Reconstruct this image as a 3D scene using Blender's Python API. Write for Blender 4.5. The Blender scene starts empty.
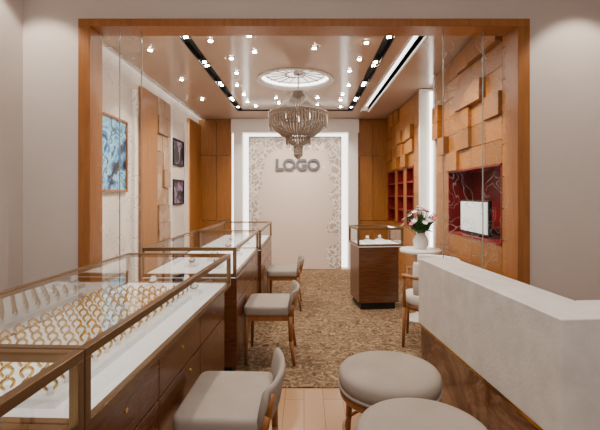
import bpy, bmesh, math, random
from mathutils import Vector, Matrix
random.seed(4)
C=bpy.context.scene.collection
R=math.radians
# ---------------- materials ----------------
def newmat(n):
    m=bpy.data.materials.new(n); m.use_nodes=True
    nt=m.node_tree; b=nt.nodes['Principled BSDF']
    return m,nt,b
def N(nt,t,**k):
    n=nt.nodes.new(t)
    for a,v in k.items():
        if a.startswith('i_'): n.inputs[a[2:].replace('_',' ')].default_value=v
        else: setattr(n,a,v)
    return n
def ramp(nt,stops):
    r=nt.nodes.new('ShaderNodeValToRGB'); e=r.color_ramp.elements
    while len(e)>1: e.remove(e[-1])
    e[0].position=stops[0][0]; e[0].color=(*stops[0][1],1)
    for p,c in stops[1:]:
        x=e.new(p); x.color=(*c,1)
    return r
def plain(n,col,rough=.5,metal=0,emit=0,ecol=None,noise=0,nscale=8,bump=0,bscale=60,coat=0):
    m,nt,b=newmat(n)
    b.inputs['Base Color'].default_value=(*col,1); b.inputs['Roughness'].default_value=rough
    b.inputs['Metallic'].default_value=metal
    if coat: b.inputs['Coat Weight'].default_value=coat
    if emit:
        b.inputs['Emission Color'].default_value=(*(ecol or col),1); b.inputs['Emission Strength'].default_value=emit
    tc=N(nt,'ShaderNodeTexCoord')
    if noise:
        t=N(nt,'ShaderNodeTexNoise',i_Scale=nscale,i_Detail=5.0); nt.links.new(tc.outputs['Object'],t.inputs['Vector'])
        lo=tuple(c*(1-noise) for c in col); hi=tuple(min(1,c*(1+noise)) for c in col)
        r=ramp(nt,[(.35,lo),(.65,hi)]); nt.links.new(t.outputs['Fac'],r.inputs[0]); nt.links.new(r.outputs[0],b.inputs['Base Color'])
    if bump:
        t=N(nt,'ShaderNodeTexNoise',i_Scale=bscale,i_Detail=4.0); nt.links.new(tc.outputs['Object'],t.inputs['Vector'])
        bp=N(nt,'ShaderNodeBump',i_Strength=bump,i_Distance=.01); nt.links.new(t.outputs['Fac'],bp.inputs['Height']); nt.links.new(bp.outputs[0],b.inputs['Normal'])
    return m
def wood(n,c1,c2,scale=(14,14,1.2),rough=.35,island=False):
    m,nt,b=newmat(n)
    tc=N(nt,'ShaderNodeTexCoord'); mp=N(nt,'ShaderNodeMapping'); mp.inputs['Scale'].default_value=scale
    nt.links.new(tc.outputs['Object'],mp.inputs['Vector'])
    t=N(nt,'ShaderNodeTexNoise',i_Scale=2.0,i_Detail=8.0,i_Roughness=.65,i_Distortion=.6); nt.links.new(mp.outputs[0],t.inputs['Vector'])
    r=ramp(nt,[(.3,c1),(.7,c2)]); nt.links.new(t.outputs['Fac'],r.inputs[0])
    out=r.outputs[0]
    if island:
        g=N(nt,'ShaderNodeNewGeometry'); mr=N(nt,'ShaderNodeMapRange'); mr.inputs['To Min'].default_value=.72; mr.inputs['To Max'].default_value=1.1
        nt.links.new(g.outputs['Random Per Island'],mr.inputs['Value'])
        hv=N(nt,'ShaderNodeHueSaturation'); nt.links.new(mr.outputs[0],hv.inputs['Value']); nt.links.new(out,hv.inputs['Color']); out=hv.outputs[0]
    nt.links.new(out,b.inputs['Base Color']); b.inputs['Roughness'].default_value=rough
    return m
def emis(n,col,s):
    m=bpy.data.materials.new(n); m.use_nodes=True; nt=m.node_tree; nt.nodes.clear()
    e=N(nt,'ShaderNodeEmission'); e.inputs[0].default_value=(*col,1); e.inputs[1].default_value=s
    o=N(nt,'ShaderNodeOutputMaterial'); nt.links.new(e.outputs[0],o.inputs[0]); return m
def glass(n,tint=(.97,.98,.97),refl=1.0,vein=0):
    m=bpy.data.materials.new(n); m.use_nodes=True; nt=m.node_tree; nt.nodes.clear()
    tr=N(nt,'ShaderNodeBsdfTransparent'); tr.inputs[0].default_value=(*tint,1)
    gl=N(nt,'ShaderNodeBsdfGlossy'); gl.inputs['Roughness'].default_value=.02
    f=N(nt,'ShaderNodeFresnel',i_IOR=1.45); mu=N(nt,'ShaderNodeMath',operation='MULTIPLY'); mu.inputs[1].default_value=refl; mu.use_clamp=True
    nt.links.new(f.outputs[0],mu.inputs[0])
    mx=N(nt,'ShaderNodeMixShader'); nt.links.new(mu.outputs[0],mx.inputs[0]); nt.links.new(tr.outputs[0],mx.inputs[1]); nt.links.new(gl.outputs[0],mx.inputs[2])
    out=mx.outputs[0]
    if vein:
        tc=N(nt,'ShaderNodeTexCoord'); t=N(nt,'ShaderNodeTexNoise',i_Scale=2.6,i_Detail=2.0,i_Distortion=2.5); nt.links.new(tc.outputs['Object'],t.inputs['Vector'])
        r=ramp(nt,[(.47,(0,0,0)),(.478,(vein,)*3),(.486,(0,0,0)),(.54,(0,0,0)),(.547,(vein,)*3),(.554,(0,0,0))]); nt.links.new(t.outputs['Fac'],r.inputs[0])
        d=N(nt,'ShaderNodeBsdfDiffuse'); d.inputs[0].default_value=(.9,.88,.85,1)
        m2=N(nt,'ShaderNodeMixShader'); nt.links.new(r.outputs[0],m2.inputs[0]); nt.links.new(out,m2.inputs[1]); nt.links.new(d.outputs[0],m2.inputs[2]); out=m2.outputs[0]
    o=N(nt,'ShaderNodeOutputMaterial'); nt.links.new(out,o.inputs[0]); return m

M_wall=plain('plaster_wall',(.64,.56,.51),.75,bump=.1,bscale=30,noise=.03,nscale=1.5)
M_wallw=plain('white_wall',(.78,.68,.60),.6,noise=.08,nscale=3)
M_ceil=plain('gloss_ceiling',(.50,.36,.27),.14,noise=.03,nscale=2)
M_white=plain('white_trim',(.88,.85,.81),.4)
M_wood=wood('oak_panel',(.27,.095,.014),(.44,.175,.030),(6,6,30),.38,True)
M_woodv=wood('oak_vertical',(.24,.085,.013),(.40,.16,.028),(30,30,1.5),.4)
M_frame=wood('oak_frame',(.25,.085,.017),(.37,.14,.030),(25,25,2),.35)
M_case=wood('walnut_case',(.075,.026,.009),(.16,.058,.02),(3,3,30),.22)
M_leg=wood('chair_wood',(.24,.08,.018),(.38,.15,.038),(30,30,3),.35)
M_brass=plain('bronze_brass',(.18,.10,.042),.3,.6)
M_gold=plain('gold',(.66,.42,.12),.2,1)
M_glass=glass('case_glass',(.97,.98,.97),.42)
M_sglass=glass('storefront_glass',(.97,.97,.96),.6,.4)
M_gedge=plain('glass_edge',(.25,.30,.27),.2)
M_deck=plain('white_deck',(.90,.89,.88),.3,emit=.5,ecol=(1,.98,.95))  # deck itself glows, standing in for light inside the case
M_tray=plain('tray_leather',(.88,.87,.86),.5,emit=.2,ecol=(1,.98,.96))  # trays and stands glow faintly, brightness put into the material
M_black=plain('black_track',(.004,.004,.004),.6)
M_fabric=plain('seat_fabric',(.34,.285,.24),.85,noise=.06,nscale=6,bump=.25,bscale=300)
M_cream=plain('cream_upholstery',(.70,.66,.61),.8,bump=.2,bscale=300)
M_desk=plain('desk_plaster',(.70,.655,.61),.55,noise=.08,nscale=9,bump=.15,bscale=60)
M_red=plain('red_lacquer',(.17,.002,.003),.45)
M_led=emis('led_white',(1,.95,.88),7)
M_ledsoft=emis('led_soft',(1,.94,.86),4.5)
M_bulb=emis('bulb',(1,.93,.82),140)
M_screen=plain('tv_screen',(.7,.76,.76),.2,emit=.35,ecol=(.85,.95,.95))
M_logo=plain('logo_metal',(.17,.17,.19),.3,.3)
M_mirror=plain('mirror',(.75,.76,.78),.03,1)
M_ceram=plain('white_ceramic',(.85,.84,.82),.15,coat=.5)
M_leaf=plain('leaf_green',(.03,.10,.02),.5,noise=.3,nscale=30)
M_petal=plain('petal_white',(.85,.80,.80),.6)
M_petalp=plain('petal_pink',(.7,.12,.2),.6)
M_bead=plain('crystal_bead',(.34,.27,.22),.2,.5)
M_jewel=plain('jewel_dark',(.05,.06,.07),.2)
M_rod=plain('chandelier_frame',(.25,.21,.17),.3,.8)

def carpet():
    m,nt,b=newmat('carpet_pile'); tc=N(nt,'ShaderNodeTexCoord')
    t=N(nt,'ShaderNodeTexNoise',i_Scale=11.0,i_Detail=7.0,i_Roughness=.7,i_Distortion=2.6); nt.links.new(tc.outputs['Object'],t.inputs['Vector'])
    r=ramp(nt,[(.37,(.07,.035,.015)),(.5,(.22,.135,.068)),(.63,(.46,.32,.19))]); nt.links.new(t.outputs['Fac'],r.inputs[0]); nt.links.new(r.outputs[0],b.inputs['Base Color'])
    b.inputs['Roughness'].default_value=.95
    bp=N(nt,'ShaderNodeBump',i_Strength=.8,i_Distance=.02); nt.links.new(t.outputs['Fac'],bp.inputs['Height']); nt.links.new(bp.outputs[0],b.inputs['Normal']); return m
def tile():
    m,nt,b=newmat('lobby_planks'); tc=N(nt,'ShaderNodeTexCoord')
    k=N(nt,'ShaderNodeTexBrick',i_Scale=1.0); k.inputs['Color1'].default_value=(.38,.21,.11,1); k.inputs['Color2'].default_value=(.47,.28,.15,1); k.inputs['Mortar'].default_value=(.22,.11,.055,1)
    k.inputs['Mortar Size'].default_value=.002; k.inputs['Brick Width'].default_value=.9; k.inputs['Row Height'].default_value=.13
    mp=N(nt,'ShaderNodeMapping'); mp.inputs['Rotation'].default_value=(0,0,R(90)); nt.links.new(tc.outputs['Object'],mp.inputs[0]); nt.links.new(mp.outputs[0],k.inputs['Vector'])
    nt.links.new(k.outputs['Color'],b.inputs['Base Color']); b.inputs['Roughness'].default_value=.18; return m
def marble_brown():
    m,nt,b=newmat('brown_marble'); tc=N(nt,'ShaderNodeTexCoord')
    t=N(nt,'ShaderNodeTexNoise',i_Scale=3.2,i_Detail=9.0,i_Roughness=.7,i_Distortion=.6); nt.links.new(tc.outputs['Object'],t.inputs['Vector'])
    r=ramp(nt,[(.35,(.06,.025,.012)),(.5,(.15,.065,.03)),(.6,(.30,.17,.10)),(.75,(.12,.05,.022))]); nt.links.new(t.outputs['Fac'],r.inputs[0]); nt.links.new(r.outputs[0],b.inputs['Base Color'])
    b.inputs['Roughness'].default_value=.08; return m
def mural():
    m,nt,b=newmat('stone_mural'); tc=N(nt,'ShaderNodeTexCoord')
    t=N(nt,'ShaderNodeTexVoronoi',i_Scale=5.0); nt.links.new(tc.outputs['Object'],t.inputs['Vector'])
    r=ramp(nt,[(0,(.22,.11,.05)),(.4,(.36,.21,.12)),(1,(.50,.35,.25))]); nt.links.new(t.outputs['Color'],r.inputs[0]); nt.links.new(r.outputs[0],b.inputs['Base Color'])
    b.inputs['Roughness'].default_value=.5; return m
def lace():
    m,nt,b=newmat('lace_panel'); tc=N(nt,'ShaderNodeTexCoord'); sp=N(nt,'ShaderNodeSeparateXYZ'); nt.links.new(tc.outputs['Object'],sp.inputs[0])
    def mth(op,a,bv=None):
        n=N(nt,'ShaderNodeMath',operation=op)
        for i,v in enumerate((a,bv)):
            if v is None: continue
            if isinstance(v,(int,float)): n.inputs[i].default_value=v
            else: nt.links.new(v,n.inputs[i])
        return n.outputs[0]
    ax=mth('ABSOLUTE',mth('ADD',sp.outputs[0],.17))
    nz=N(nt,'ShaderNodeTexNoise',i_Scale=3.0,i_Detail=2.0); nt.links.new(tc.outputs['Object'],nz.inputs['Vector'])
    wob=mth('MULTIPLY',mth('SUBTRACT',nz.outputs['Fac'],.5),.8)
    m1=mth('GREATER_THAN',mth('ADD',ax,wob),.62); m2=mth('GREATER_THAN',mth('ADD',sp.outputs[2],wob),2.22); mk=mth('MAXIMUM',m1,m2)
    v=N(nt,'ShaderNodeTexVoronoi',i_Scale=9.0,feature='DISTANCE_TO_EDGE'); 
    mp=N(nt,'ShaderNodeVectorMath',operation='ADD'); nt.links.new(tc.outputs['Object'],mp.inputs[0]); n2=N(nt,'ShaderNodeTexNoise',i_Scale=6.0); nt.links.new(tc.outputs['Object'],n2.inputs['Vector'])
    sc=N(nt,'ShaderNodeVectorMath',operation='SCALE'); sc.inputs['Scale'].default_value=.3; nt.links.new(n2.outputs['Color'],sc.inputs[0]); nt.links.new(sc.outputs[0],mp.inputs[1]); nt.links.new(mp.outputs[0],v.inputs['Vector'])
    ln=mth('LESS_THAN',v.outputs['Distance'],.10); f=mth('MULTIPLY',ln,mk)
    a=N(nt,'ShaderNodeMix',data_type='RGBA'); nt.links.new(mk,a.inputs['Factor']); a.inputs[6].default_value=(.74,.60,.52,1); a.inputs[7].default_value=(.48,.38,.32,1)
    mx=N(nt,'ShaderNodeMix',data_type='RGBA'); nt.links.new(f,mx.inputs['Factor']); nt.links.new(a.outputs[2],mx.inputs[6]); mx.inputs[7].default_value=(.86,.79,.73,1)
    nt.links.new(mx.outputs[2],b.inputs['Base Color']); b.inputs['Roughness'].default_value=.5
    bp=N(nt,'ShaderNodeBump',i_Strength=.6,i_Distance=.02); nt.links.new(f,bp.inputs['Height']); nt.links.new(bp.outputs[0],b.inputs['Normal']); return m
def art(n,stops,sc,dist=2.0,em=0):
    m,nt,b=newmat(n); tc=N(nt,'ShaderNodeTexCoord')
    t=N(nt,'ShaderNodeTexNoise',i_Scale=sc,i_Detail=3.0,i_Distortion=dist); nt.links.new(tc.outputs['Object'],t.inputs['Vector'])
    r=ramp(nt,stops); nt.links.new(t.outputs['Fac'],r.inputs[0]); nt.links.new(r.outputs[0],b.inputs['Base Color']); b.inputs['Roughness'].default_value=.3
    if em: nt.links.new(r.outputs[0],b.inputs['Emission Color']); b.inputs['Emission Strength'].default_value=em
    return m
M_carpet=carpet(); M_tile=tile(); M_bmarble=marble_brown(); M_mural=mural(); M_lace=lace()
M_art1=art('art_blue_ink',[(.38,(.004,.008,.02)),(.42,(.01,.12,.38)),(.47,(.08,.40,.72)),(.52,(.40,.66,.78)),(.57,(.10,.42,.70)),(.61,(.008,.015,.04)),(.66,(.25,.6,.8))],4.5,1.0)
M_art2=art('art_dark_portrait',[(.3,(.01,.01,.015)),(.5,(.015,.015,.02)),(.60,(.45,.35,.55)),(.66,(.12,.02,.12))],5,.8)
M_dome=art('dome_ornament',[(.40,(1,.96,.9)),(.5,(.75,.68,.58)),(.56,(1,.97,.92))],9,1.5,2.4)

# ---------------- geometry helpers ----------------
def empty(n,loc=(0,0,0),rz=0):
    e=bpy.data.objects.new(n,None); e.location=loc; e.rotation_euler=(0,0,rz); e.empty_display_size=.1; C.objects.link(e); return e
def mkobj(n,bm,mat,parent=None,smooth=False):
    me=bpy.data.meshes.new(n); bmesh.ops.recalc_face_normals(bm,faces=bm.faces) ; bm.to_mesh(me); bm.free()
    if smooth:
        for p in me.polygons: p.use_smooth=True
    if mat: me.materials.append(mat)
    o=bpy.data.objects.new(n,me); C.objects.link(o)
    if parent: o.parent=parent
    return o
def addbox(bm,x0,x1,y0,y1,z0,z1):
    vs=[bm.verts.new((x,y,z)) for z in (z0,z1) for y in (y0,y1) for x in (x0,x1)]
    for f in ((0,2,3,1),(4,5,7,6),(0,1,5,4),(2,6,7,3),(0,4,6,2),(1,3,7,5)): bm.faces.new([vs[i] for i in f])
def boxes(n,L,mat,parent=None,bev=0,seg=2):
    bm=bmesh.new()
    for b in L: addbox(bm,*b)
    o=mkobj(n,bm,mat,parent)
    if bev:
        md=o.modifiers.new('b','BEVEL'); md.width=bev; md.segments=seg; md.limit_method='ANGLE'
        for p in o.data.polygons: p.use_smooth=True
        w=o.modifiers.new('w','WEIGHTED_NORMAL')
    return o
def box(n,a,mat,parent=None,bev=0): return boxes(n,[a],mat,parent,bev)
def addcyl(bm,p0,p1,r0,r1,seg=12):
    p0=Vector(p0);p1=Vector(p1);d=p1-p0; q=d.to_track_quat('Z','Y').to_matrix()
    A=[];B=[]
    for i in range(seg):
        a=2*math.pi*i/seg; v=Vector((math.cos(a),math.sin(a),0))
        A.append(bm.verts.new(p0+q@(v*r0)));B.append(bm.verts.new(p1+q@(v*r1)))
    for i in range(seg):
        j=(i+1)%seg; bm.faces.new((A[i],A[j],B[j],B[i]))
    bm.faces.new(A[::-1]);bm.faces.new(B)
def lathe(n,prof,mat,parent=None,seg=40,loc=(0,0,0)):
    bm=bmesh.new(); rings=[]
    for r,z in prof:
        rings.append([bm.verts.new((loc[0]+r*math.cos(2*math.pi*i/seg),loc[1]+r*math.sin(2*math.pi*i/seg),loc[2]+z)) for i in range(seg)] if r>1e-5 else [bm.verts.new((loc[0],loc[1],loc[2]+z))])
    for a,b in zip(rings,rings[1:]):
        for i in range(seg):
            j=(i+1)%seg
            if len(a)==1 and len(b)==1: continue
            if len(a)==1: bm.faces.new((a[0],b[i],b[j]))
            elif len(b)==1: bm.faces.new((a[i],a[j],b[0]))
            else: bm.faces.new((a[i],a[j],b[j],b[i]))
    return mkobj(n,bm,mat,parent,True)
def addtorus(bm,c,Rr,r,rot=None,ms=16,ns=6):
    rot=rot or Matrix.Identity(3); c=Vector(c); g=[]
    for i in range(ms):
        a=2*math.pi*i/ms; row=[]
        for j in range(ns):
            t=2*math.pi*j/ns; v=Vector(((Rr+r*math.cos(t))*math.cos(a),(Rr+r*math.cos(t))*math.sin(a),r*math.sin(t)))
            row.append(bm.verts.new(c+rot@v))
        g.append(row)
    for i in range(ms):
        for j in range(ns): bm.faces.new((g[i][j],g[(i+1)%ms][j],g[(i+1)%ms][(j+1)%ns],g[i][(j+1)%ns]))
def pane(n,pts,mat,parent=None):
    bm=bmesh.new(); bm.faces.new([bm.verts.new(p) for p in pts]); return mkobj(n,bm,mat,parent)
def arcsweep(bm,a0,a1,n,section):
    """sweep closed section [(r,z)] around z axis between angles"""
    g=[]
    for i in range(n+1):
        a=a0+(a1-a0)*i/n
        g.append([bm.verts.new((r*math.cos(a),r*math.sin(a),z)) for r,z in section])
    m=len(section)
    for i in range(n):
        for j in range(m): bm.faces.new((g[i][j],g[i+1][j],g[i+1][(j+1)%m],g[i][(j+1)%m]))
    bm.faces.new(g[0]);bm.faces.new(g[-1][::-1])

# ---------------- room shell ----------------
XL,XR,YF,YB,ZC=-1.98,1.57,2.86,7.56,2.8
CZ=.008
box('floor',(-2.15,2.6,-1.6,YB+.2,-.1,0),M_tile)
boxes('floor_carpet',[(-1.51,1.51,YF,YF+.145,.0,CZ),(XL+.01,XR-.03,YF+.145,YB-.17,.0,CZ)],M_carpet)
f=empty('wall_front')
boxes('facade_plaster',[(-2.15,-1.6,YF,YF+.14,0,3),(1.6,2.6,YF,YF+.14,0,3),(-1.6,1.6,YF,YF+.14,2.63,3)],M_wall,f)
boxes('trim_opening',[(-1.6,-1.515,YF-.03,YF+.15,0,2.575),(1.515,1.6,YF-.03,YF+.15,0,2.575),(-1.6,1.6,YF-.03,YF+.15,2.575,2.63)],M_frame,None,.004)
box('wall_left',(-2.15,-2.01,-1.6,YF,0,3),M_wall)
box('wall_right_lobby',(2.6,2.7,-1.6,YF,0,3),M_wall)
box('ceiling_lobby',(-2.15,2.7,-1.6,YF,3.0,3.1),M_wallw)
wl=empty('wall_left_shop')
box('plaster',(-2.1,XL,YF+.14,YB,0,2.95),M_wallw,wl)
box('wood_pilaster',(XL,XL+.05,4.78,5.28,0,ZC-.12),M_woodv,wl,.004)
bm=bmesh.new()
for i in range(2):
    for k in range(11):
        d=random.choice([.02,.035,.05,.065]); addbox(bm,XL,XL+d,5.30+i*.25,5.54+i*.25,.05+k*.24,.05+k*.24+.232)
mkobj('mural_blocks',bm,M_mural,wl)
box('wood_pilaster_rear',(XL,XL+.05,6.75,7.5,0,ZC-.12),M_woodv,wl,.004)
boxes('recess_frame',[(XL,XL+.06,3.3,3.36,.1,2.6),(XL,XL+.04,4.6,4.66,.1,2.6),(XL,XL+.04,5.85,5.9,.1,2.6),(XL,XL+.04,6.62,6.68,.1,2.6)],M_white,wl,.004)
boxes('led_strips_left',[(XL,XL+.02,3.37,3.39,.1,2.6),(XL,XL+.02,6.70,6.73,.1,2.6)],M_led,wl)
wb=empty('wall_back')
box('plaster',(-2.1,1.8,YB,YB+.15,0,2.95),M_wallw,wb)
L=[]
for (a,b) in ((-1.97,-1.64),(-1.632,-1.36)):
    for z0,z1 in ((.02,.9),(.91,2.12),(2.13,2.79)): L.append((a,b,YB-.06,YB,z0,z1))
for (a,b) in ((1.02,1.29),(1.298,1.56)):
    for z0,z1 in ((.02,.9),(.91,2.12),(2.13,2.79)): L.append((a,b,YB-.06,YB,z0,z1))
boxes('wood_panels',L,M_woodv,wb)
boxes('white_pillars',[(-1.30,-1.14,YB-.16,YB,0,2.54),(.82,1.0,YB-.16,YB,0,2.54)],M_white,wb,.004)
boxes('header',[(-1.352,1.018,YB-.16,YB,2.54,2.795)],M_white,wb,.004)
box('feature_panel',(-1.03,.70,YB-.13,YB-.06,.0,2.47),M_lace,wb,.01)
boxes('panel_moulding',[(-.99,-.975,YB-.14,YB-.13,.06,2.43),(.645,.66,YB-.14,YB-.13,.06,2.43),(-.99,.66,YB-.14,YB-.13,2.415,2.43)],M_white,wb)
boxes('panel_backlight',[(-1.135,-1.04,YB-.03,YB-.01,.02,2.53),(.71,.815,YB-.03,YB-.01,.02,2.53),(-1.13,.81,YB-.03,YB-.01,2.48,2.53)],M_ledsoft,wb)
boxes('side_backlight',[(-1.352,-1.31,YB-.03,YB-.01,.02,2.53)],M_ledsoft,wb)
cu=bpy.data.curves.new('logo_sign','FONT'); cu.body='LOGO'; cu.size=.285; cu.extrude=.018; cu.bevel_depth=.003; cu.align_x='CENTER'; cu.space_character=1.02
cu.offset=.009
lo=bpy.data.objects.new('logo_sign',cu); lo.location=(-.12,YB-.15,1.845); lo.rotation_euler=(R(90),0,0); C.objects.link(lo); cu.materials.append(M_logo)

# inner right wall
wr=empty('wall_right')
def rw(y0,y1,z0,z1): return (XR,XR+.3,y0,y1,z0,z1)
NA=(3.14,4.3,.98,1.63); NB=(5.66,7.39,.92,1.80)
boxes('wood_core',[rw(YF+.14,NA[0],0,2.95),rw(NA[0],NA[1],0,NA[2]),rw(NA[0],NA[1],NA[3],2.95),rw(NA[1],4.72,0,2.95),(XR+.16,XR+.3,4.72,5.37,0,2.95),
  rw(5.37,NB[0],0,2.95),rw(NB[0],NB[1],0,NB[2]),rw(NB[0],NB[1],NB[3],2.95),rw(NB[1],YB,0,2.95)],M_woodv,wr)
bm=bmesh.new()
def blocks(y0,y1,z0,z1,ny,nz,amp):
    for i in range(ny):
        for k in range(nz):
            a=y0+(y1-y0)*i/ny; b=y0+(y1-y0)*(i+1)/ny; c=z0+(z1-z0)*k/nz; d=z0+(z1-z0)*(k+1)/nz
            dp=.015+ (random.choice([0,0,0,.03,.055])*amp if c>1.6 or random.random()<.15 else 0)
            addbox(bm,XR-dp,XR,a+.003,b-.003,c+.003,d-.003)
blocks(3.02,3.14,.02,2.78,1,11,0)
blocks(3.14,4.3,1.63,2.78,4,6,1)
blocks(3.14,4.3,.02,.98,2,4,.3)
blocks(4.3,4.70,.02,1.63,1,6,.3)
blocks(4.3,4.70,1.63,2.78,2,6,1)
blocks(5.40,5.66,.02,2.78,1,12,.7)
blocks(5.66,7.39,1.80,2.78,6,5,1)
blocks(5.66,7.39,.02,.92,3,3,.2)
blocks(7.39,7.49,.02,2.78,1,8,0)
mkobj('relief_blocks',bm,M_wood,wr)
boxes('niche_tv_lining',[(XR+.24,XR+.26,NA[0],NA[1],NA[2],NA[3]),(XR-.02,XR+.25,NA[0],NA[1],NA[2],NA[2]+.015),(XR-.02,XR+.25,NA[0],NA[1],NA[3]-.015,NA[3]),(XR-.02,XR+.25,NA[0],NA[0]+.015,NA[2],NA[3]),(XR-.02,XR+.25,NA[1]-.015,NA[1],NA[2],NA[3])],M_red,wr)
boxes('niche_shelf_back',[(XR+.2,XR+.22,NB[0],NB[1],NB[2],NB[3])],M_red,wr)
L=[]
for a,b in ((5.66,6.06),(6.22,6.64),(6.80,7.39)):
    L+= [(XR-.02,XR+.2,a,a+.03,NB[2],NB[3]),(XR-.02,XR+.2,b-.03,b,NB[2],NB[3])]
    for k in range(5):
        z=NB[2]+(NB[3]-NB[2]-.025)*k/4; L.append((XR-.02,XR+.2,a,b,z,z+.025))
boxes('red_shelves',L,M_red,wr)
boxes('shelf_dividers',[(XR-.02,XR+.2,6.06,6.22,NB[2],NB[3]),(XR-.02,XR+.2,6.64,6.80,NB[2],NB[3])],M_woodv,wr)
box('mirror_column',(XR+.12,XR+.16,4.78,5.31,.1,2.75),M_mirror,wr)
boxes('mirror_surround',[(XR-.03,XR+.16,4.72,4.78,0,2.79),(XR-.03,XR+.16,5.31,5.37,0,2.79)],M_white,wr,.004)
boxes('mirror_led',[(XR+.10,XR+.115,4.785,4.81,.1,2.75),(XR+.10,XR+.115,5.28,5.305,.1,2.75)],M_led,wr)
bm=bmesh.new()
for a,b in ((5.70,6.0),(6.27,6.58),(6.86,7.3)):
    for k in range(4):
        z=NB[2]+(NB[3]-NB[2]-.02)*k/4+.02
        for j in range(2):
            yy=a+(b-a)*(j+.5)/2; addcyl(bm,(XR+.08,yy,z),(XR+.08,yy,z+.07),.03,.012,10); addtorus(bm,(XR+.08,yy,z+.09),.02,.006,Matrix.Rotation(R(90),3,'Y'),12,6)
mkobj('shelf_ornaments',bm,M_gold,wr)
tv=empty('television')
box('bezel',(XR+.045,XR+.075,3.50,4.12,1.012,1.33),M_black,tv,.004)
box('screen',(XR+.039,XR+.046,3.515,4.105,1.028,1.315),M_screen,tv)
box('stand',(XR+.03,XR+.13,3.65,3.95,.996,1.013),M_black,tv)

# ---------------- ceiling ----------------
ce=empty('ceiling')
TX0,TX1,TYB=-1.07,.77,6.7; W=.10; cx,cy,cr=-.11,4.93,.44
def holed(x0,x1,y0,y1,z):
    bm=bmesh.new(); ang=sorted(set([2*math.pi*i/64 for i in range(64)]+[math.atan2(yy-cy,xx-cx)%(2*math.pi) for xx in (x0,x1) for yy in (y0,y1)]))
    I=[];O=[]
    for a in ang:
        c,s=math.cos(a),math.sin(a); I.append(bm.verts.new((cx+cr*c,cy+cr*s,z)))
        t=min([(x1-cx)/c if c>1e-9 else 1e9,(x0-cx)/c if c<-1e-9 else 1e9,(y1-cy)/s if s>1e-9 else 1e9,(y0-cy)/s if s<-1e-9 else 1e9])
        O.append(bm.verts.new((cx+t*c,cy+t*s,z)))
    n=len(ang)
    for i in range(n): bm.faces.new((I[i],O[i],O[(i+1)%n],I[(i+1)%n]))
    return bm
mkobj('ceiling_centre',holed(TX0+W/2,TX1-W/2,YF+.14,TYB-W/2,ZC),M_ceil,ce)
boxes('track_recess',[(TX0-W/2,TX0+W/2,YF+.14,TYB+W/2,ZC+.06,ZC+.08),(TX1-W/2,TX1+W/2,YF+.14,TYB+W/2,ZC+.06,ZC+.08),(TX0,TX1,TYB-W/2,TYB+W/2,ZC+.06,ZC+.08),
  (TX0-W/2,TX0-W/2+.01,YF+.14,TYB+W/2,ZC-.004,ZC+.06),(TX0+W/2-.01,TX0+W/2,YF+.14,TYB-W/2,ZC-.004,ZC+.06),(TX1-W/2,TX1-W/2+.01,YF+.14,TYB-W/2,ZC-.004,ZC+.06),(TX1+W/2-.01,TX1+W/2,YF+.14,TYB+W/2,ZC-.004,ZC+.06),
  (TX0+W/2,TX1-W/2,TYB-W/2,TYB-W/2+.01,ZC-.004,ZC+.06),(TX0-W/2,TX1+W/2,TYB+W/2-.01,TYB+W/2,ZC-.004,ZC+.06)],M_black,ce)
boxes('ceiling_sides',[(XL+.1,TX0-W/2,YF+.14,TYB+W/2,ZC,ZC+.1),(XL+.1,1.57,TYB+W/2,YB,ZC,ZC+.1),(TX1+W/2,.96,YF+.14,TYB+W/2,ZC,ZC+.1),(1.08,1.9,YF+.14,TYB+W/2,ZC,ZC+.1)],M_ceil,ce)
boxes('cove_lip',[(XL+.1,XL+.13,YF+.14,YB,ZC-.03,ZC+.1),(.95,.965,YF+.14,TYB+W/2,ZC-.02,ZC+.1),(1.08,1.10,YF+.14,TYB+W/2,ZC-.02,ZC+.1)],M_white,ce)
boxes('cove_led',[(XL,XL+.1,YF+.14,YB,ZC+.1,ZC+.12),(.965,1.08,YF+.14,TYB+W/2,ZC+.08,ZC+.1)],M_ledsoft,ce)
boxes('ceiling_cap',[(-2.15,2.6,YF+.14,YB+.15,2.96,3.1)],M_wallw,ce)
lathe('dome_ring',[(cr+.03,-.012),(cr+.03,.0),(cr,.0),(cr,.10),(cr-.02,.10),(cr-.02,-.012),(cr+.03,-.012)],M_white,ce,64,(cx,cy,ZC-.002))
lathe('dome_disc',[(cr-.01,.05),(cr*.6,.08),(0,.09)],M_dome,ce,64,(cx,cy,ZC))
bm=bmesh.new()
addtorus(bm,(cx,cy,ZC+.045),cr-.03,.014,None,64,6); mkobj('dome_led',bm,M_led,ce)
bm=bmesh.new()
for k in range(16):
    a=2*math.pi*k/16; addcyl(bm,(cx+.1*math.cos(a),cy+.1*math.sin(a),ZC+.07),(cx+.36*math.cos(a+.25),cy+.36*math.sin(a+.25),ZC+.045),.006,.006,6)
for rr in (.12,.36): addtorus(bm,(cx,cy,ZC+.06),rr,.007,None,48,6)
mkobj('dome_scrollwork',bm,M_rod,ce)
dl=[]
for yy in (3.3,3.7,4.15,4.6,5.1,5.6,6.0,6.4):
    for xx in (-.82,-.45,.15,.52):
        if abs(xx-cx)<.58 and abs(yy+(.2 if xx in(-.45,.15) else 0)-cy)<.62: continue
        if yy+(.2 if xx in(-.45,.15) else 0)>6.5: continue
        dl.append((xx+random.uniform(-.07,.07),yy+(0.2 if xx in(-.45,.15) else 0)+random.uniform(-.06,.06)))
for yy in (3.9,4.9,5.9): dl.append((-1.5,yy))
bm=bmesh.new();b2=bmesh.new()
for x,y in dl:
    addcyl(bm,(x,y,ZC-.008),(x,y,ZC+.0),.03,.034,16); addcyl(b2,(x,y,ZC-.014),(x,y,ZC-.008),.02,.02,12)
trk=[]
for x in (TX0,TX1):
    for yy in (3.5,3.62,4.3,4.42,5.1,5.22,5.9,6.02,6.5): trk.append((x,yy))
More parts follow.
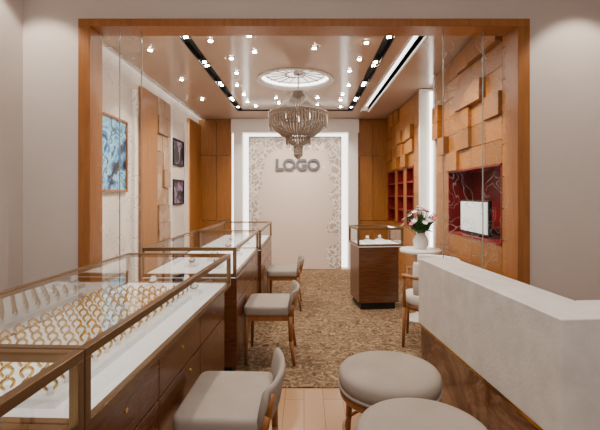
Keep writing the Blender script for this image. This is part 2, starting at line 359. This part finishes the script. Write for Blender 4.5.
for x,y in trk:
    addbox(bm,x-.03,x+.03,y-.04,y+.04,ZC+.01,ZC+.055); addcyl(b2,(x,y,ZC+.004),(x,y,ZC+.01),.02,.02,12)
mkobj('downlight_housings',bm,M_rod,ce); mkobj('downlight_bulbs',b2,M_bulb,ce)
def spot(n,loc,w,tgt=None,size=120,blend=.6,col=(1,.89,.76),rad=.03):
    l=bpy.data.lights.new(n,'SPOT'); l.energy=w; l.spot_size=R(size); l.spot_blend=blend; l.color=col; l.shadow_soft_size=rad
    o=bpy.data.objects.new(n,l); o.location=loc
    d=(Vector(tgt)-Vector(loc)) if tgt else Vector((0,0,-1)); o.rotation_euler=d.to_track_quat('-Z','Y').to_euler(); C.objects.link(o)
for i,(x,y) in enumerate([(-.82,3.3),(.52,3.3),(-.82,4.3),(.52,4.3),(-.82,5.6),(.52,5.6),(-.1,6.3)]):
    spot('downlight',(x,y,ZC-.035),50,None,150,.8,rad=.02)
for y in (3.56,5.16,5.96,4.36):
    spot('track_spot',(TX1,y,ZC-.03),80,(1.6,y,1.6),58,rad=.02)
    spot('track_spot',(TX0,y,ZC-.03),50,(-2.0,y,1.5),62,rad=.02)
for x in (-.8,-.15,.5): spot('track_spot',(x,6.5,ZC-.03),50,(x*.9,YB,1.4),75)
def area(n,loc,w,sx,sy,tgt,col=(1,.95,.9)):
    l=bpy.data.lights.new(n,'AREA'); l.shape='RECTANGLE'; l.size=sx; l.size_y=sy; l.energy=w; l.color=col
    o=bpy.data.objects.new(n,l); o.location=loc; o.rotation_euler=(Vector(tgt)-Vector(loc)).to_track_quat('-Z','Y').to_euler(); C.objects.link(o)
area('lobby_fill_area',(0,.6,2.97),38,2.5,1.2,(0,.6,0))  # added fill light above the view, not a seen fixture
for x in (-1.85,1.95): spot('lobby_wallwasher',(x,2.35,2.95),42,(x,2.9,1.7),72,.4)
spot('lobby_fill_spot',(-.9,1.7,2.95),65,(-.9,1.7,0),60,.7); spot('lobby_fill_spot',(1.0,1.7,2.95),55,(1.0,1.7,0),60,.7)  # two unseen spots added to brighten the lobby

# ---------------- storefront glass ----------------
sg=empty('storefront_glass')
for i,(a,b) in enumerate(((-1.51,-1.352),(-1.348,-1.19),(1.02,1.308),(1.312,1.51))):
    pane('pane_%d'%i,[(a,2.93,0.012),(b,2.93,0.012),(b,2.93,2.57),(a,2.93,2.57)],M_sglass,sg)
boxes('pane_edges',[(x-.003,x+.003,2.926,2.934,.012,2.574) for x in (-1.35,-1.19,1.02,1.31)],M_gedge,sg)

# ---------------- counters ----------------
def showcase(name,loc,rz,W,Ln,ends,body_in=.02,drawers=3,ztop=.98,zdeck=.78):
    e=empty(name,loc,rz); t=.026
    bi=body_in
    box('plinth',(-W+.05,-bi-.04,-Ln+.04,-.04,0,.08),M_black,e)
    box('body',(-W+.02,-bi-.012,-Ln+.015,-.015,.08,zdeck-.03),M_case,e,.003)
    n=drawers; L=[]
    for i in range(n):
        a=-Ln+.02+(Ln-.04)*i/n; b=-Ln+.02+(Ln-.04)*(i+1)/n
        L+=[(-bi-.012,-bi,a+.004,b-.004,.56,zdeck-.035),(-bi-.012,-bi,a+.004,b-.004,.085,.552)]
    boxes('drawer_fronts',L,M_case,e,.002)
    bm=bmesh.new()
    for i in range(n):
        yc=-Ln+.02+(Ln-.04)*(i+.5)/n
        addcyl(bm,(-bi-.002,yc,.66),(-bi+.004,yc,.66),.009,.009,12); addcyl(bm,(-bi-.002,yc+.12,.5),(-bi+.004,yc+.12,.5),.009,.009,12)
    mkobj('locks',bm,M_gold,e)
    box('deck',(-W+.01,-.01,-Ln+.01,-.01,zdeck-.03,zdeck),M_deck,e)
    L=[]
    for z in (zdeck-.022,ztop-t):
        L+=[(-t,0,-Ln,0,z,z+t),(-W,-W+t,-Ln,0,z,z+t)]
        for yy in (-Ln,-t): L.append((-W+t,-t,yy,yy+t,z,z+t))
    for x in (-W,-t):
        for yy in (-Ln,-t): L.append((x,x+t,yy,yy+t,zdeck,ztop-t))
    boxes('bronze_frame',L,M_brass,e,.002)
    g=t/2
    pane('glass_top',[(-W+g,-Ln+g,ztop-.004),(-g,-Ln+g,ztop-.004),(-g,-g,ztop-.004),(-W+g,-g,ztop-.004)],M_glass,e)
    pane('glass_front',[(-g,-Ln+g,zdeck),(-g,-g,zdeck),(-g,-g,ztop-.01),(-g,-Ln+g,ztop-.01)],M_glass,e)
    pane('glass_back',[(-W+g,-Ln+g,zdeck),(-W+g,-g,zdeck),(-W+g,-g,ztop-.01),(-W+g,-Ln+g,ztop-.01)],M_glass,e)
    pane('glass_end',[(-W+g,-Ln+g,zdeck),(-g,-Ln+g,zdeck),(-g,-Ln+g,ztop-.01),(-W+g,-Ln+g,ztop-.01)],M_glass,e)
    boxes('led_bar',[(-t-.012,-t,-Ln+t,-t,ztop-t,ztop-t+.008)],M_led,e)
    return e
def ringtray(e,x0,x1,y0,y1,nx,ny,z=.78,r=.015,slabs=1):
    h=.03
    L=[]
    for s in range(slabs):
        a=y0+(y1-y0)*s/slabs; b=y0+(y1-y0)*(s+1)/slabs
        L.append((x0,x1,a+.008,b-.008,z+.0005,z+h))
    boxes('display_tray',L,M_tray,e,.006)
    bm=bmesh.new(); rot=Matrix.Rotation(R(90),3,'X')
    bc=bmesh.new()
    for i in range(nx):
        for j in range(ny):
            x=x0+(x1-x0)*(i+.5)/nx; y=y0+(y1-y0)*(j+.5)/ny
            addcyl(bc,(x,y,z+h),(x,y,z+h+.022),.010,.006,10)
            rr=Matrix.Rotation(R(random.uniform(-10,10)+35),3,'Z')@rot
            addtorus(bm,(x,y,z+h+.018+r*.6),r,.005,rr,14,5)
            addcyl(bm,(x,y,z+h+.018+r*1.55),(x,y,z+h+.018+r*1.55+.010),.008,.004,6)
    mkobj('ring_holders',bc,M_tray,e,True); mkobj('gold_rings',bm,M_gold,e,True)
rz=-R(2.3)
c1=showcase('jewelry_showcase',(-.50,2.74,0),rz,.72,1.70,True,.04)
ringtray(c1,-.64,-.13,-1.64,-.42,8,16,slabs=2)
dx=-1.705*math.sin(R(2.3)); dy=-1.705*math.cos(R(2.3))
c0=showcase('jewelry_showcase',(-.50+dx,2.74+dy,0),rz,.72,1.5,True,.04)
ringtray(c0,-.64,-.13,-1.0,-.08,8,12,slabs=2)
c2=showcase('jewelry_showcase',(-.505,4.45,CZ),0,.71,1.47,True,0)
c3=showcase('jewelry_showcase',(-.48,5.95,CZ),0,.71,1.48,True,0)
def busts(e,pts,z=.78):
    bm=bmesh.new(); bg=bmesh.new()
    for x,y,s in pts:
        addbox(bm,x-.05*s,x+.05*s,y-.04*s,y+.04*s,z+.0005,z+.03*s)
        addcyl(bm,(x,y,z+.03*s),(x,y+.01,z+.085*s),.03*s,.014*s,10)
        addtorus(bg,(x,y,z+.06*s),.027*s,.005*s,Matrix.Rotation(R(20),3,'X'),14,5)
    mkobj('display_stands',bm,M_tray,e); mkobj('necklaces',bg,M_jewel,e)
busts(c2,[(-.2,-1.2,1),(-.42,-1.15,.9),(-.3,-.85,1.1),(-.15,-.5,.9),(-.45,-.5,1),(-.3,-.2,1)])
busts(c3,[(-.2,-1.2,1),(-.42,-1.0,.9),(-.3,-.7,1.1),(-.15,-.4,.9),(-.45,-.3,1)])
busts(c1,[(-.25,-.18,1),(-.45,-.22,1),(-.15,-.33,.8)])
k=showcase('display_kiosk',(1.14,5.30,CZ),R(6),.56,.5,True,.05,1)
busts(k,[(-.2,-.2,1),(-.38,-.28,1)])

# ---------------- seats ----------------
def cushion(n,sx,sy,z0,z1,parent,mat=M_fabric,rad=.05,cx=0,cy=0):
    bm=bmesh.new(); addbox(bm,cx-sx/2,cx+sx/2,cy-sy/2,cy+sy/2,z0,z1)
    es=[e for e in bm.edges if abs(e.verts[0].co.z-e.verts[1].co.z)>1e-4]
    bmesh.ops.bevel(bm,geom=es,offset=rad,segments=5,profile=.5,affect='EDGES')
    es=[e for e in bm.edges if abs(e.verts[0].co.z-e.verts[1].co.z)<1e-4]
    bmesh.ops.bevel(bm,geom=es,offset=min(.02,(z1-z0)*.35),segments=3,profile=.5,affect='EDGES')
    return mkobj(n,bm,mat,parent,True)
def chair(loc,rz=0):
    e=empty('low_back_chair',loc,rz); q=-.085; e.scale=(.92,1,1)
    cushion('seat',.42,.46,.40,.475,e)
    boxes('seat_rail',[(-.18,.18,-.205,-.18,.355,.405),(-.18,.18,.18,.205,.355,.405),(-.195,-.17,-.2,.2,.355,.405),(.17,.195,-.2,.2,.355,.405)],M_leg,e,.004)
    for i,(x,y) in enumerate(((-.18,-.19),(-.18,.19))):
        bm=bmesh.new(); addcyl(bm,(x-.01,y*1.05,0),(x,y,.40),.012,.019,12); mkobj('leg_%d'%(i+1),bm,M_leg,e,True)
    for i,s in enumerate((-1,1)):
        bm=bmesh.new(); P=[(.235,s*.215,0),(.205,s*.215,.2),(.20,s*.215,.40),(.225,s*.215,.49),(.245,s*.205,.57)]; rs=[.013,.018,.02,.017,.012]
        for a in range(4): addcyl(bm,P[a],P[a+1],rs[a],rs[a+1],12)
        mkobj('leg_%d'%(i+3),bm,M_leg,e,True)
    bm=bmesh.new(); g=[]; n=12
    for i in range(n+1):
        t=-1+2*i/n; y=t*.225; bx=.262-.05*t*t
        row=[]
        for z,ox,th in ((.515,-.02,.012),(.53,-.018,.02),(.60,-.005,.022),(.665,.008,.02),(.68,.01,.010)):
            row.append((bx+ox-th,y,z+q)) 
        back=[]
        for z,ox,th in ((.68,.01,.010),(.665,.008,.02),(.60,-.005,.022),(.53,-.018,.02),(.515,-.02,.012)):
            back.append((bx+ox+th*.6,y,z+q))
        g.append([bm.verts.new(p) for p in row+back])
    m=len(g[0])
    for i in range(n):
        for j in range(m): bm.faces.new((g[i][j],g[i+1][j],g[i+1][(j+1)%m],g[i][(j+1)%m]))
    bm.faces.new(g[0]);bm.faces.new(g[-1][::-1])
    mkobj('backrest',bm,M_fabric,e,True)
    bm=bmesh.new(); addcyl(bm,(.205,-.21,.2),(.205,.21,.2),.009,.009,8); mkobj('stretcher',bm,M_leg,e,True)
    return e
chair((-.345,1.84,0),R(-2)); chair((-.295,3.43,CZ)); chair((-.255,4.95,CZ))
# barrel armchair: back to +x, opening -x
ac=empty('barrel_armchair',(1.16,3.72,CZ),R(-20))
lathe('seat',[(0,.38),(.225,.38),(.24,.395),(.24,.44),(.22,.46),(.12,.468),(0,.47)],M_cream,ac,40)
lathe('seat_ring',[(.20,.34),(.235,.34),(.235,.379),(.20,.379),(.20,.34)],M_leg,ac,40)
bm=bmesh.new(); arcsweep(bm,R(-115),R(115),36,[(.245,.50),(.262,.485),(.285,.50),(.292,.62),(.288,.76),(.27,.782),(.252,.765),(.246,.62)]); mkobj('curved_back',bm,M_cream,ac,True)
bm=bmesh.new(); arcsweep(bm,R(-140),R(140),44,[(.25,.635),(.30,.635),(.306,.645),(.30,.66),(.25,.66)]); mkobj('arm_rail',bm,M_leg,ac,True)
for i,aa in enumerate((-138,-50,50,138)):
    a=R(aa); c,s=math.cos(a),math.sin(a); bm=bmesh.new(); addcyl(bm,(.285*c,.285*s,0),(.27*c,.27*s,.36),.013,.018,12); addcyl(bm,(.27*c,.27*s,.36),(.278*c,.278*s,.645),.018,.014,12); mkobj('leg_%d'%(i+1),bm,M_leg,ac,True)
bm=bmesh.new()
for aa in (-138,-50,50,138):
    a=R(aa); addcyl(bm,(.2*math.cos(a),.2*math.sin(a),.36),(.27*math.cos(a),.27*math.sin(a),.36),.012,.012,8)
mkobj('brackets',bm,M_leg,ac,True)
def stool(loc):
    e=empty('round_stool',loc)
    lathe('seat',[(0,.355),(.24,.355),(.262,.37),(.27,.40),(.268,.43),(.255,.448),(.225,.458),(.15,.462),(0,.464)],M_fabric,e,56)
    lathe('piping',[(.258,.355),(.272,.362),(.272,.370),(.262,.374)],M_fabric,e,56)
    lathe('seat_ring',[(.21,.315),(.258,.315),(.262,.32),(.262,.354),(.21,.354),(.21,.315)],M_leg,e,56)
    for i in range(4):
        a=R(45+90*i+10); c,s=math.cos(a),math.sin(a)
        bm=bmesh.new(); addcyl(bm,(.25*c,.25*s,0),(.235*c,.235*s,.33),.014,.022,14); mkobj('leg_%d'%(i+1),bm,M_leg,e,True)
    bm=bmesh.new(); addtorus(bm,(0,0,.12),.24,.010,None,48,8); mkobj('foot_ring',bm,M_leg,e,True)
stool((.455,2.14,0)); stool((.475,1.585,0))

# ---------------- reception desk ----------------
d=empty('reception_desk',(.80,2.80,0),R(4.6))
box('upper_body',(0,.24,-1.39,0,.49,.94),M_desk,d,.006)
box('marble_base',(.012,.22,-1.37,-.02,0,.475),M_bmarble,d,.003)
box('return_body',(.24,1.0,-1.39,-1.15,.49,.94),M_desk,d,.006)
box('return_base',(.22,.98,-1.37,-1.17,0,.475),M_bmarble,d)
boxes('brass_trim',[(.004,.24,-1.38,-.01,.475,.49),(.004,.22,-1.38,-.01,0,.02)],M_gold,d)

# ---------------- flower stand ----------------
t=empty('flower_stand',(1.29,4.42,CZ))
lathe('pedestal',[(0,0),(.17,0),(.17,.02),(.06,.05),(.045,.10),(.045,.66),(.10,.72),(.215,.735),(.225,.745),(.225,.772),(.215,.78),(0,.78)],M_white,t,48)
v=empty('flower_vase',(1.29,4.42,.78+CZ))
lathe('vase',[(0,0),(.055,0),(.08,.04),(.085,.09),(.06,.14),(.045,.165),(.055,.18),(.045,.178),(.035,.16),(0,.15)],M_ceram,v,32)
bs=bmesh.new();bl=bmesh.new();bw=bmesh.new();bp=bmesh.new()
for i in range(38):
    a=random.uniform(0,2*math.pi); rr=random.uniform(.02,.19); h=.44-rr*.8+random.uniform(-.05,.05)
    hx,hy=rr*math.cos(a),rr*math.sin(a)
    addcyl(bs,(0,0,.12),(hx,hy,h),.003,.002,5)
    B=bp if i%5==0 else bw
    nrm=Vector((hx,hy,.18)).normalized(); q=nrm.to_track_quat('Z','Y').to_matrix()
    for k2 in range(6):
        an=k2*math.pi/3; u=q@Vector((math.cos(an),math.sin(an),.45)); w=q@Vector((-math.sin(an),math.cos(an),0)); c=Vector((hx,hy,h)); s=.032
        vs=[B.verts.new(c),B.verts.new(c+u*s*.6+w*s*.42),B.verts.new(c+u*s*1.1),B.verts.new(c+u*s*.6-w*s*.42)]; B.faces.new(vs)
for i in range(110):
    a=random.uniform(0,2*math.pi); rr=random.uniform(.07,.2); z=random.uniform(.18,.40); c=Vector((.03*math.cos(a),.03*math.sin(a),.17)); tip=Vector((rr*math.cos(a),rr*math.sin(a),z)); md=(c+tip)/2+Vector((0,0,.03)); w=Vector((-math.sin(a),math.cos(a),0))*.02
    bl.faces.new([bl.verts.new(p) for p in (c,md+w,tip,md-w)])
mkobj('stems',bs,M_leaf,v);mkobj('leaves',bl,M_leaf,v);mkobj('white_petals',bw,M_petal,v);mkobj('pink_petals',bp,M_petalp,v)

# ---------------- pictures ----------------
def picture(y0,y1,z0,z1,mat,fm,mount=0,base=XL):
    e=empty('framed_picture'); t=.025; x0=base+.001; x1=base+.035
    boxes('frame',[(x0,x1,y0,y1,z0,z0+t),(x0,x1,y0,y1,z1-t,z1),(x0,x1,y0,y0+t,z0+t,z1-t),(x0,x1,y1-t,y1,z0+t,z1-t)],fm,e,.003)
    box('mat_board',(x0,x0+.012,y0+t,y1-t,z0+t,z1-t),M_white,e)
    box('artwork',(x0+.012,x0+.015,y0+t+mount,y1-t-mount,z0+t+mount,z1-t-mount),mat,e)
picture(3.84,4.43,1.41,2.19,M_art1,M_frame,.0)
picture(5.97,6.5,1.83,2.24,M_art2,M_black,.0)
picture(5.97,6.5,1.23,1.62,M_art2,M_black,.0)

# ---------------- chandelier ----------------
ch=empty('chandelier',(cx+.04,4.85,0))
bm=bmesh.new(); addcyl(bm,(0,0,2.6),(0,0,2.89),.008,.008,8); addcyl(bm,(0,0,2.84),(0,0,2.88),.06,.06,20)
for z,r in ((2.62,.10),(2.37,.355),(2.33,.345),(2.10,.15),(1.98,.06)): addtorus(bm,(0,0,z),r,.008,None,48,6)
for k2 in range(6):
    a=k2*math.pi/3
    for (z,r),(z2,r2) in (((2.62,.10),(2.37,.355)),((2.33,.345),(2.10,.15))): addcyl(bm,(r*math.cos(a),r*math.sin(a),z),(r2*math.cos(a),r2*math.sin(a),z2),.004,.004,6)
mkobj('metal_frame',bm,M_rod,ch)
bm=bmesh.new()
def bead(p,r):
    vs=[bm.verts.new(Vector(p)+Vector(o)*r) for o in ((1,0,0),(0,1,0),(-1,0,0),(0,-1,0),(0,0,1.2),(0,0,-1.2))]
    for i in range(4):
        j=(i+1)%4; bm.faces.new((vs[i],vs[j],vs[4])); bm.faces.new((vs[j],vs[i],vs[5]))
def strand(P,n,r):
    for i in range(n):
        u=i/(n-1)*(len(P)-1); k2=min(int(u),len(P)-2); w=u-k2; p=Vector(P[k2])*(1-w)+Vector(P[k2+1])*w; bead(p,r)
nS=52
for k2 in range(nS):
    a=2*math.pi*k2/nS; c,s=math.cos(a),math.sin(a)
    prof=[(.10,2.62),(.125,2.53),(.18,2.45),(.27,2.395),(.355,2.37)]
    strand([(r*c,r*s,z) for r,z in prof],26,.0105)
    prof=[(.355,2.36),(.335,2.26),(.28,2.17),(.21,2.11),(.15,2.09)]
    strand([(r*c,r*s,z) for r,z in prof],26,.0115)
    strand([(.352*c,.352*s,2.36),(.352*c,.352*s,2.21+.03*math.sin(6*a))],13,.0105)
    if k2%2==0:
        strand([(.15*c,.15*s,2.10),(.12*c,.12*s,2.02),(.06*c,.06*s,1.98)],11,.009)
        strand([(.145*c,.145*s,2.1),(.145*c,.145*s,2.0)],8,.009)
        strand([(.055*c,.055*s,1.98),(.05*c,.05*s,1.86),(.012*c,.012*s,1.82)],12,.008)
mkobj('crystal_strands',bm,M_bead,ch)
bm=bmesh.new()
for k2 in range(6):
    a=k2*math.pi/3+.5; addcyl(bm,(.16*math.cos(a),.16*math.sin(a),2.30),(.16*math.cos(a),.16*math.sin(a),2.36),.012,.004,8)
mkobj('candle_bulbs',bm,M_ledsoft,ch)

# ---------------- world / camera ----------------
w=bpy.data.worlds.new('w'); bpy.context.scene.world=w; w.use_nodes=True
w.node_tree.nodes['Background'].inputs[0].default_value=(1,.97,.95,1); w.node_tree.nodes['Background'].inputs[1].default_value=.6
cam=bpy.data.cameras.new('cam'); cam.sensor_width=36; cam.lens=24; cam.shift_x=-4/600; cam.shift_y=-20/600; cam.clip_start=.02
co=bpy.data.objects.new('camera',cam); co.location=(0,0,1.38); co.rotation_euler=(R(90),0,0); C.objects.link(co); bpy.context.scene.camera=co
